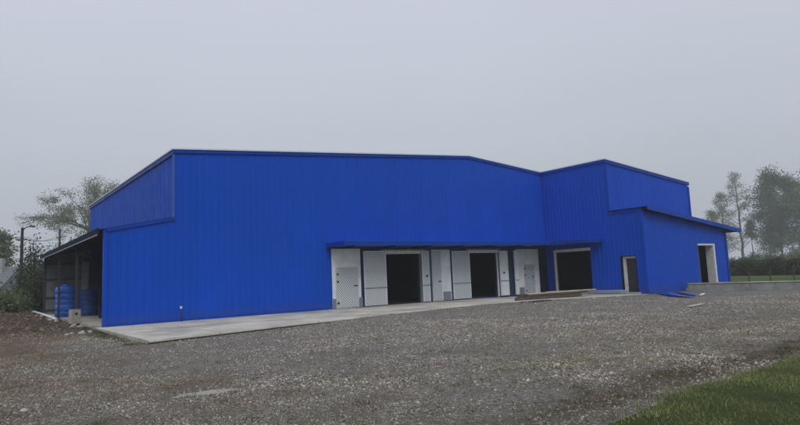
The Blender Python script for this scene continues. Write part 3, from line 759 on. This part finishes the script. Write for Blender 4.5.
# ------------------------------------------------------------------ scattered gravel, grass, weeds
def ico():
    bm = bmesh.new(); bmesh.ops.create_icosphere(bm, subdivisions=1, radius=1)
    V = np.array([v.co[:] for v in bm.verts]); Fc = np.array([[v.index for v in f.verts] for f in bm.faces]); bm.free(); return V, Fc
OV = np.array([(1,0,0),(-1,0,0),(0,1,0),(0,-1,0),(0,0,1),(0,0,-1)], float)
OF = np.array([(0,2,4),(2,1,4),(1,3,4),(3,0,4),(2,0,5),(1,2,5),(3,1,5),(0,3,5)])
def scatter(name, P, size, mat, label=None):
    n = len(P); v = OV[None]*(1+rng.uniform(-.35, .35, (n, 6, 3)))
    sc3 = np.stack([size*rng.uniform(.8, 1.5, n), size*rng.uniform(.6, 1.1, n), size*rng.uniform(.4, .85, n)], -1)
    v = v*sc3[:, None, :]; v += rng.uniform(-.25, .25, v.shape)*size[:, None, None]
    a = rng.uniform(0, 6.28, n); c, s = np.cos(a)[:, None], np.sin(a)[:, None]
    tl = rng.uniform(-.5, .5, (n, 1)); z = v[..., 2]+v[..., 0]*tl
    x = v[..., 0]*c-v[..., 1]*s; y = v[..., 0]*s+v[..., 1]*c
    V = np.stack([x, y, z], -1)+P[:, None, :]
    F = OF[None]+(np.arange(n)*6)[:, None, None]
    return link(name, np_mesh(name, V.reshape(-1, 3), F.reshape(-1, 3)), mat)
def fan(n, d0, d1, pxa=-60, pxb=860, power=1.0):
    u = rng.uniform(0, 1, n); D = d0*(d1/d0)**(u**power); px = rng.uniform(pxa, pxb, n)
    v = fwd[None]+rt2[None]*((px-400)/F_PX)[:, None]; k = D/np.hypot(v[:, 0], v[:, 1])
    return CAM[0]+v[:, 0]*k, CAM[1]+v[:, 1]*k, D
x, y, D = fan(620000, 5.0, 36)
ok = (y < slab_edge_y(x)-.05) | (x < -.4) | (x > 29.3) | (rng.uniform(0, 1, len(x)) < .0)
ok &= (y > lawn_edge(x)-.12) | (x < -.2); ok &= ~((x > 29) & (y > -8.0))
ok &= ~((x < 0) & (y > 2) & (rng.uniform(0, 1, len(x)) < .7))
west = sstep(3.5, -3, x)   # soil shows through, fewer stones
ok &= rng.uniform(0, 1, len(x)) > .45*west
pat = vnoise(x, y, 3.2, 1); fine = vnoise(x, y, .8, 2)
dens = np.clip(.35+1.5*(pat-.32)+.9*(fine-.5), .10, 1); dens = dens*(1-.75*ruts(x, y))
mudm = np.exp(-((y+22.4)/.75)**2)*np.clip(vnoise(x, y, 1.6, 6)*3-.7, 0, 1); dens = dens*(1-mudm*.9)
pond = np.clip(1.4-np.hypot((x+1.75)/.9, (y+17.8)/.34), 0, 1)*.93; dens = dens*(1-pond)
ok &= rng.uniform(0, 1, len(x)) < dens
x, y, D = x[ok], y[ok], D[ok]
size = np.clip(rng.lognormal(0, .48, len(x))*.0088*(.7+.75*vnoise(x, y, 2.2, 8))*(1+.035*(D-6)), .004, .032)
z = gh(x, y)+size*.15
tan = (rng.uniform(0, 1, len(x)) < .12+.7*np.exp(-((y+20.9)/1.3)**2)*sstep(1.5, 4, x)*np.clip(vnoise(x, y, 2.0, 5)*3-.8, 0, 1))
P = np.stack([x, y, z], -1)
tag(scatter("gravel", P[~tan], size[~tan], STONE), "loose grey crushed stone covering the yard", "gravel", kind="stuff")
tag(scatter("pale_gravel", P[tan], size[tan]*1.05, STONE2), "pale tan stone chips mixed into the yard gravel", "gravel", kind="stuff")
# rubble on the spoil
n = 9000; x = -rng.uniform(.2, 9.5, n); y = rng.uniform(-2, 28, n); size = rng.lognormal(0, .5, n)*.035
tag(scatter("spoil_rubble", np.stack([x, y, gh(x, y)+.01], -1), np.clip(size, .01, .13), RUBBLE), "crumbly reddish soil clods and rubble heaped beside the shed", "rubble", kind="stuff")

def blades(name, x, y, z, h, w, mat, lean=.5):
    n = len(x); a = rng.uniform(0, 6.28, n); b = rng.uniform(0, 6.28, n); l = rng.uniform(.1, lean, n)*h
    p0 = np.stack([x, y, z], -1); sd = np.stack([np.cos(a), np.sin(a), a*0], -1)*(w/2)[:, None]; ld = np.stack([np.cos(b)*l, np.sin(b)*l, h], -1)
    mid = p0+ld*np.array([.42, .42, .6]); tip = p0+ld
    V = np.stack([p0-sd, p0+sd, mid+sd*.75, mid-sd*.75, tip], 1)
    base = (np.arange(n)*5)[:, None]
    F = np.concatenate([base+np.array([[0, 1, 2]]), base+np.array([[0, 2, 3]]), base+np.array([[3, 2, 4]])])
    return link(name, np_mesh(name, V.reshape(-1, 3), F), mat)
n = 380000; x = rng.uniform(-.6, 17, n); y = rng.uniform(-29.5, -22.9, n)
k = np.clip((vnoise(x, y, .9, 21)-.34)*3, -.6, 1)
ok = (y < lawn_edge(x)+rng.normal(0, .13, n)+.35*(vnoise(x, y, .5, 22)-.5)) & (x > -.9+.35*(-y-22.5)) 
dcam = np.hypot(x-CAM[0], y-CAM[1]); ok &= (dcam > 3.5) & (rng.uniform(0, 1, n) < .58+.45*k)
ok &= rng.uniform(0, 1, n) < np.clip(1.7-dcam/22, .35, 1)
x, y, k = x[ok], y[ok], k[ok]; zz = gh(x, y)+.02
h = rng.lognormal(0, .35, len(x))*(.024+.030*np.clip(k, 0, 1)); w = rng.uniform(.005, .011, len(x))
tag(blades("grass", x, y, zz, h, w, GRASS, 1.1), "short green lawn grass in the near right corner", "grass", kind="stuff")
# weeds: sparse tufts on gravel, thicker along apron's left end
T0 = []
for _ in range(240):
    x, y, D = fan(1, 6.5, 24); T0.append((x[0], y[0], .035, 22))
for _ in range(70): T0.append((rng.uniform(-.9, .1), rng.uniform(-8.8, -.2), .06, 40))
for _ in range(90):
    xx = rng.uniform(.5, 19); T0.append((xx, slab_edge_y(xx)-abs(rng.normal(.05, .2)), .035, 18))
for _ in range(160): T0.append((rng.uniform(1, 14), -22.9+abs(rng.normal(0, .5)), .035, 26))
for _ in range(140): T0.append((rng.uniform(-9, -4), rng.uniform(16, 30), .25, 60))
X_, Y_, H_ = [], [], []
for (a, b, hh, c) in T0:
    if b > slab_edge_y(a)+.03 and -.3 < a < 29: continue
    s = .05+hh*.8; X_.append(a+rng.normal(0, s, c)); Y_.append(b+rng.normal(0, s, c)); H_.append(rng.lognormal(0, .35, c)*hh)
x = np.concatenate(X_); y = np.concatenate(Y_); h = np.concatenate(H_)
ok = ~((y > slab_edge_y(x)+.02) & (x > -.28)); x, y, h = x[ok], y[ok], h[ok]
tag(blades("weeds", x, y, gh(x, y), h, np.full(len(x), .006)+h*.05, DRYGRASS, .9), "sparse low weeds dotted over gravel and apron edge", "weeds", kind="stuff")

# ------------------------------------------------------------------ trees
def leaves(name, C_, s, mat, parent, spread, per, flat=.6):
    """clumps of leaf quads round points C_"""
    C_ = np.array(C_); n = len(C_)*per
    c = np.repeat(C_, per, 0)+rng.normal(0, 1, (n, 3))*np.array([spread, spread, spread*flat])
    a = rng.normal(0, 1, (n, 3)); a /= np.linalg.norm(a, axis=1)[:, None]
    b = np.cross(a, rng.normal(0, 1, (n, 3))); b /= np.linalg.norm(b, axis=1)[:, None]
    sz = (s*rng.uniform(.6, 1.4, n))[:, None]
    V = np.stack([c-a*sz, c-b*sz*.55, c+a*sz, c+b*sz*.55], 1)
    F = np.arange(n*4).reshape(n, 4)
    return link(name, np_mesh(name, V.reshape(-1, 3), F), mat, parent, loc=(0, 0, 0))
def rv(s): return Vector((random.gauss(0, s), random.gauss(0, s), random.gauss(0, s)))
def tree(base, H, label, group, style, mat, bark, leafs=.12, spread=.4, per=10, R0=None, width=None, clear=.2, seed=1, cat="tree", name="tree", keep=1.0, lean=(0, 0)):
    random.seed(seed)
    t = empty(name, base, label, cat, group); q = MB(); tips = []
    R0 = R0 or H*.016
    def limb(p, d, L, r, lvl, n=4):
        pts = [p]; rs = [r]; dd = d.normalized()
        for i in range(n):
            dd = (dd+rv(.10+.05*lvl)+Vector((0, 0, .06 if style != 'spread' else .03))).normalized()
            p = p+dd*L/n; pts.append(p); rs.append(max(r*(1-.8*(i+1)/n), .008))
        q.tube(pts, rs, 6 if lvl < 2 else 4, False)
        if lvl >= 2 or L < .8:
            for a in pts[1:]: tips.append(a)
            return
        m = 4 if lvl == 1 else 5
        for i in range(m):
            f = random.uniform(.3, 1); a = pts[min(n-1, int(f*n))]; b = pts[min(n, int(f*n)+1)]
            o = a.lerp(b, random.random()); side = dd.cross(rv(1)).normalized()
            limb(o, (dd*.8+side*random.uniform(.5, 1.0)), L*random.uniform(.35, .55), r*.4, lvl+1, 3)
        tips.append(p)
    if style == 'spread':
        h0 = H*clear; top = Vector((lean[0]*h0, lean[1]*h0, h0)); q.tube([(0, 0, -.3), top*.5+rv(.05), top], [R0*1.25, R0, R0*.85], 8)
        for k in range(10):
            a = k/10*6.28+random.uniform(-.3, .3); el = random.uniform(.28, .85)
            dr = Vector((math.cos(a)*math.cos(el), math.sin(a)*math.cos(el), math.sin(el)))
            L = math.hypot((width or H*.4)*math.cos(el), (H-h0)*math.sin(el))*random.uniform(.75, 1.0)
            limb(top, dr, L, R0*.55, 0, 6)
        limb(top, Vector((.1, .05, 1)), (H-h0)*.80, R0*.6, 0, 6)
    else:
        pts = []; n = 12
        for i in range(n+1):
            f = i/n; pts.append(Vector((lean[0]*H*f, lean[1]*H*f, H*f-.3*(i == 0)))+(rv(.06*H/12) if 0 < i < n else Vector()))
        q.tube(pts, [R0*(1-.93*i/n)+.012 for i in range(n+1)], 8)
        nb = 46 if style == 'tier' else 54
        for k in range(nb):
            f = clear+(1-clear)*(k+random.random())/nb*.98; i = min(n-1, int(f*n)); p = pts[i].lerp(pts[i+1], f*n-i)
            a = random.uniform(0, 6.28)
            if style == 'tier': wd = (width)*(1-f)**.75*random.uniform(.5, 1.1)+.3; el = random.uniform(.0, .45)+f*.4
            else:
                g = (f-clear)/(1-clear); wd = width*(math.sin(math.pi*min(1, g*.8+.16))**.7)*random.uniform(.65, 1.1)+.3; el = random.uniform(.2, .9)
            limb(p, Vector((math.cos(a)*math.cos(el), math.sin(a)*math.cos(el), math.sin(el))), wd, R0*.28*(1.2-f), 1, 4)
    q.build("trunk", bark, t, True, loc=(0, 0, 0))
    if keep < 1: tips = [p for p in tips if random.random() < keep]
    leaves("crown", [p[:] for p in tips], leafs, mat, t, spread, per)
    return t
TG = "trees beyond the right field"
def T(px, D, H, *a, z=-.3, k_=2.9, **k):
    for n_ in ("width", "leafs", "spread"): k[n_] = k[n_]*k_
    k["R0"] = H*.016*k_*.8
    return tree(spot(px, D*k_, z), H*k_-1.2*(k_-1), *a, **k)
T(88, 64, 12.6, "pale leafed spreading tree rising behind the open shed roof", "trees behind the shed", 'spread', LEAF_PALE, BARK, leafs=.062, spread=.27, per=24, width=4.0, clear=.54, seed=5, k_=2.7)
T(80, 84, 6.4, "hazy low round tree between the utility poles and the shed roof", "trees behind the shed", 'round', LEAF_PALE, BARK, leafs=.14, spread=.45, per=9, width=3.4, clear=.2, seed=8, k_=2.4)
T(100, 90, 9.6, "hazy tree mostly hidden behind the shed roof and blue wall", "trees behind the shed", 'round', LEAF_PALE, BARK, leafs=.14, spread=.45, per=9, width=3.2, clear=.2, seed=9, k_=2.4)
T(-4, 62, 6.6, "dense hazy tree cut by the left picture edge above the house", "trees behind the shed", 'round', LEAF_PALE, BARK, leafs=.12, spread=.4, per=9, width=1.0, clear=.2, seed=12, k_=1.8)
T(744, 86, 13.0, "tallest sparse tiered tree with visible bare trunk right of the annex", TG, 'tier', LEAF_PALE, BARK, leafs=.055, spread=.24, per=11, width=3.8, clear=.16, seed=21)
T(727, 92, 11.3, "thin open tree between the annex roof and the tallest sparse tree", TG, 'tier', LEAF_PALE, BARK, leafs=.07, spread=.30, per=10, width=3.0, clear=.16, seed=23)
T(715, 96, 9.2, "small faint tree just above the end of the annex roof", TG, 'tier', LEAF_PALE, BARK, leafs=.07, spread=.32, per=10, width=2.4, clear=.2, seed=24)
T(754, 90, 7.0, "slim young tree with bare stem between tallest tree and dense tree", TG, 'tier', LEAF_PALE, BIRCH, leafs=.10, spread=.22, per=3, width=1.1, clear=.55, seed=26)
T(783, 84, 11.5, "big dense grey green tree right of the slim young tree", TG, 'round', LEAF_MID, BARK, leafs=.10, spread=.42, per=20, width=3.5, clear=.10, seed=31)
T(771, 88, 9.6, "lower leafy tree leaning against the left of the big dense tree", TG, 'round', LEAF_MID, BIRCH, leafs=.08, spread=.36, per=14, width=2.1, clear=.08, seed=33)
T(802, 88, 11.0, "leafy tree filling the gap right of the big dense tree", TG, 'round', LEAF_MID, BIRCH, leafs=.09, spread=.38, per=14, width=2.5, clear=.08, seed=35)
T(818, 80, 11.6, "loose pale tree at the right picture edge", TG, 'tier', LEAF_PALE, BARK, leafs=.12, spread=.30, per=7, width=3.2, clear=.2, seed=37)
# bushes on the left
def bush(px, D, H, Wd, label, mat, seed, group=None, z=-.2, n=260, ls=.10, name="bush", core=True):
    random.seed(seed); b = empty(name, spot(px, D, z), label, "bush", group); q = MB(); tips = []
    for k in range(int(n/6)):
        a = random.uniform(0, 6.28); rr = Wd*math.sqrt(random.random()); hh = H*(1-.55*(rr/Wd)**2)*random.uniform(.75, 1.08)
        base = Vector((math.cos(a)*rr*.35, math.sin(a)*rr*.35, -.1)); top = Vector((math.cos(a)*rr, math.sin(a)*rr, hh))
        mid = base.lerp(top, .5)+rv(.15); q.tube([base, mid, top], [.04, .025, .01], 4, False)
        for f in (.2, .35, .5, .65, .8, .95): tips.append((base.lerp(top, f)+rv(.12))[:])
    q.build("stem", BARK, b, loc=(0, 0, 0)); leaves("foliage", tips, ls, mat, b, .32, 16, .9)
    return b
BG = "bushes behind the utility pole"
bush(35, 58, 6.3, 1.5, "dark green bush tallest of those left of the open shed", LEAF_DARK, 41, BG, n=420)
bush(44, 53, 4.2, 1.5, "dark bush pressed against the open shed's far corner", LEAF_DARK, 42, BG, n=300)
bush(24, 60, 3.6, .9, "small dark bush immediately behind the nearer utility pole", LEAF_DARK, 43, BG, n=200)
bush(11, 50, 1.9, 1.0, "light green low bush before the small house", LEAF_PALE, 44, BG, n=180, z=.0)
bush(1, 47, 1.5, 1.1, "bright green low bush at the left picture edge", LEAF_PALE, 45, BG, n=180, z=.0)
bush(31, 68, 4.6, 1.6, "mid green bush between the two utility poles", LEAF_MID, 46, BG, n=320)
# hedge
ha, hb = spot(690, 92, -.1), spot(870, 80, -.1)
hg = empty("hedge", ha, "long low dark hedge across the far side of the right field", "hedge")
L = (hb-ha).length; n = 3600; tt = rng.uniform(0, 1, n); tops = 1.55+.22*np.sin(tt*38)+.15*np.sin(tt*91+2)+.1*np.sin(tt*210)
pp = np.array([(hb-ha)[:]])*tt[:, None]; pp[:, :2] += rng.normal(0, .45, (n, 2)); pp[:, 2] = rng.uniform(0, 1, n)**.7*tops
leaves("foliage", pp, .11, LEAF_OLIVE, hg, .26, 18, .8)
q = MB()
for k in range(120):
    a = (hb-ha)*(k/120)+Vector((random.gauss(0, .3), random.gauss(0, .3), -.1)); q.tube([a, a+Vector((random.gauss(0, .2), random.gauss(0, .2), 1.3))], [.03, .012], 4, False)
q.build("stem", BARK, hg, loc=(0, 0, 0))
for i, (px, D, H, Wd, lab) in enumerate(((716, 150, 3.4, 4.5, "hazy rounded bush behind the hedge next to the annex roof end"), (733, 160, 2.9, 5, "low hazy bush behind the hedge under the tallest sparse tree"), (760, 150, 3.8, 5, "hazy bush behind the hedge left of the big dense tree"), (790, 155, 3.4, 6, "wide hazy bush behind the hedge under the dense tree"), (815, 150, 3.6, 5, "hazy bush behind the hedge at the right picture edge"))):
    bush(px, D, H, Wd, lab, LEAF_MID, 60+i, "undergrowth behind the hedge", n=420, ls=.16)
# fence on the field
fa, fb = spot(728, 57, -.12), spot(880, 47, -.12)
fn = empty("wire_fence", fa, "thin wire fence on weathered posts crossing the right field", "fence")
n = 7
for i in range(n):
    p = (fb-fa)*(i/(n-1)); o = MB().tube([(0, 0, -.3), (0, 0, 1.35)], [.055, .045], 8).build("post", BARK, fn, loc=p)
for z in (.35, .75, 1.15): MB().tube([Vector((0, 0, z)), (fb-fa)+Vector((0, 0, z))], .008, 4).build("wire", GALV_D, fn, loc=(0, 0, 0))

# utility poles and line
def pole(px, D, H, label, lamp, z):
    b = spot(px, D, z); o = empty("utility_pole", b, label, "utility pole", "utility poles behind the shed")
    MB().tube([(0, 0, -.5), (0, 0, H)], [.18, .11], 10).build("pole_shaft", simple("weathered_pole", (.03, .028, .027), .9, spec=.1), o, True, loc=(0, 0, 0))
    d = Vector((math.cos(.65), -math.sin(.65), 0))
    MB().bar(-d*.45+Vector((0, 0, H-1.1)), d*.45+Vector((0, 0, H-1.1)), .10, .12).build("crossarm", GALV_D, o, loc=(0, 0, 0))
    for k in (-.38, 0, .38): MB().tube([d*k+Vector((0, 0, H-1.04)), d*k+Vector((0, 0, H-.88))], [.05, .035], 8).build("insulator", FRAME_WHITE, o, loc=(0, 0, 0))
    if lamp:
        MB().tube([Vector((0, 0, H-.35)), d*.25+Vector((0, 0, H-.05)), d*.75+Vector((0, 0, H+.12))], .045, 8).build("lamp_arm", GALV_D, o, True, loc=(0, 0, 0))
        MB().hexa([tuple(d*.60+Vector(v)+Vector((0, 0, H+.02))) for v in ((0,-.14,0),(.5,-.14,0),(.5,.14,0),(0,.14,0),(.05,-.09,.16),(.42,-.09,.14),(.42,.09,.14),(.05,.09,.16))]).build("lamp_head", GALV_D, o, loc=(0, 0, 0))
    return b
pa = pole(20.5, 62, 7.35, "dark utility pole with street lamp at top left of the open shed", True, .05)
pb = pole(58.5, 86, 9.8, "fainter plain utility pole rising beyond the open shed roof", False, -.3)
def wire(a, b, sag):
    a = Vector(a); b = Vector(b); return [a.lerp(b, t)-Vector((0, 0, 4*sag*t*(1-t))) for t in np.linspace(0, 1, 16)]
q = MB(); d = Vector((math.cos(.65), -math.sin(.65), 0)); pc = spot(-120, 70, 0)
for k in (-.38, 0, .38):
    A = pa+d*k+Vector((0, 0, 7.35-.88)); B = pb+d*k+Vector((0, 0, 9.8-.88)); Cc = pc+d*k+Vector((0, 0, 7.6))
    q.tube(wire(A, B, .5), .016, 4, False); q.tube(wire(Cc, A, .5), .016, 4, False)
q.v = [tuple(Vector(v)-pa) for v in q.v]
o = q.build("power_line", RUBBER); o.location = pa
tag(o, "thin overhead power wires strung between the utility poles", "power line")
# small house at the left edge
hp = spot(0, 66, -.1)
hs = empty("small_house", hp, "small grey roofed house half hidden at the left edge", "house", rz=-.6)
HW = simple("house_render", (.33, .34, .34), .85); HRF = simple("grey_slate_roof", (.13, .14, .155), .8)
MB().box(-4, 1.5, -2.5, 2.5, 0, 2.3).add([(-4, -2.5, 2.3), (-4, 2.5, 2.3), (-4, 0, 4.0)], [(0, 1, 2)]).add([(1.5, -2.5, 2.3), (1.5, 2.5, 2.3), (1.5, 0, 4.0)], [(0, 1, 2)]).build("wall", HW, hs, loc=(0, 0, 0))
q = MB().hexa([(-4.3,-2.9,2.05),(1.8,-2.9,2.05),(1.8,0,4.05),(-4.3,0,4.05),(-4.3,-2.9,2.17),(1.8,-2.9,2.17),(1.8,0,4.17),(-4.3,0,4.17)])
q.hexa([(-4.3,0.002,4.05),(1.8,0.002,4.05),(1.8,2.9,2.05),(-4.3,2.9,2.05),(-4.3,0.002,4.17),(1.8,0.002,4.17),(1.8,2.9,2.17),(-4.3,2.9,2.17)])
rf = q.build("roof", HRF, hs, loc=(0, 0, 0))
MB().box(.2, .65, -.9, -.45, 3.3, 4.9).build("chimney", HW, rf, loc=(0, 0, 0))
for xx in (-2.6, -.2):
    w = MB().box(xx-.45, xx+.45, -2.56, -2.501, .9, 1.9).build("window", FRAME_WHITE, hs, loc=(0, 0, 0))
    MB().box(xx-.38, xx+.38, -2.575, -2.562, .97, 1.83).build("pane", RUBBER, w, loc=(0, 0, 0))

# ------------------------------------------------------------------ air
q = MB().box(-445, 445, -445, 445, -2.2, 44.0)
hz = q.build("haze", None); tag(hz, kind="stuff")
hm = bpy.data.materials.new("misty_air"); hm.use_nodes = True; nt = hm.node_tree
for nd in list(nt.nodes):
    if nd.type != 'OUTPUT_MATERIAL': nt.nodes.remove(nd)
pv = nt.nodes.new("ShaderNodeVolumePrincipled"); pv.inputs["Color"].default_value = (.93, .95, .98, 1)
pv.inputs["Density"].default_value = .0008; pv.inputs["Anisotropy"].default_value = 0.0
nt.links.new(pv.outputs[0], [n for n in nt.nodes if n.type == 'OUTPUT_MATERIAL'][0].inputs["Volume"])
hz.data.materials.append(hm)

# ------------------------------------------------------------------ light
w = bpy.data.worlds.new("World"); sc.world = w; w.use_nodes = True; nt = w.node_tree; N = nt.nodes; Lk = nt.links
bg = N["Background"]
sky = N.new("ShaderNodeTexSky"); sky.sky_type = 'NISHITA'; sky.sun_disc = False
SE, SA = R(48), R(205)     # sun elevation; azimuth clockwise from +Y
sky.sun_elevation = SE; sky.sun_rotation = SA; sky.dust_density = 6; sky.air_density = 1.5
hsv = N.new("ShaderNodeHueSaturation"); hsv.inputs["Saturation"].default_value = .15; Lk.new(sky.outputs[0], hsv.inputs["Color"])
# overcast veil: an even grey, brighter low down
tc = N.new("ShaderNodeTexCoord"); sp_ = N.new("ShaderNodeSeparateXYZ"); Lk.new(tc.outputs["Generated"], sp_.inputs[0])
rp = N.new("ShaderNodeValToRGB"); e_ = rp.color_ramp.elements
e_[0].position = 0.0; e_[0].color = (.435, .47, .54, 1); e_[1].position = 1.0; e_[1].color = (1.15, 1.2, 1.3, 1)
for p, c in ((.08, (.445, .485, .555, 1)), (.22, (.53, .57, .65, 1)), (.42, (.59, .63, .73, 1)), (.60, (.62, .66, .76, 1))):
    x = e_.new(p); x.color = c
Lk.new(sp_.outputs[2], rp.inputs[0])
ns = N.new("ShaderNodeTexNoise"); ns.inputs["Scale"].default_value = 1.6; ns.inputs["Detail"].default_value = 4; Lk.new(tc.outputs["Generated"], ns.inputs["Vector"])
mr = N.new("ShaderNodeMapRange"); mr.inputs[3].default_value = .93; mr.inputs[4].default_value = 1.07; Lk.new(ns.outputs["Fac"], mr.inputs[0])
vm = N.new("ShaderNodeVectorMath"); vm.operation = 'SCALE'; Lk.new(rp.outputs[0], vm.inputs[0]); Lk.new(mr.outputs[0], vm.inputs["Scale"])
v2 = N.new("ShaderNodeVectorMath"); v2.operation = 'SCALE'; v2.inputs["Scale"].default_value = 10.0; Lk.new(vm.outputs[0], v2.inputs[0])
mx = N.new("ShaderNodeMix"); mx.data_type = 'RGBA'; mx.inputs[0].default_value = .92
Lk.new(hsv.outputs[0], mx.inputs[6]); Lk.new(v2.outputs[0], mx.inputs[7]); Lk.new(mx.outputs[2], bg.inputs[0])
bg.inputs[1].default_value = .10
sl = bpy.data.lights.new("sun", 'SUN'); sl.energy = 1.1; sl.angle = R(25); sl.color = (1, .97, .92)
so = bpy.data.objects.new("sun", sl); col.objects.link(so)
dirv = Vector((math.sin(SA)*math.cos(SE), math.cos(SA)*math.cos(SE), math.sin(SE)))
so.rotation_mode = 'QUATERNION'; so.rotation_quaternion = dirv.to_track_quat('Z', 'Y')
sc.view_settings.view_transform = 'Standard'; sc.view_settings.look = 'None'; sc.view_settings.exposure = 0; sc.view_settings.gamma = 1
try: sc.view_settings.use_curve_mapping = False
except Exception: pass
sc.cycles.volume_bounces = 1; sc.cycles.max_bounces = 8
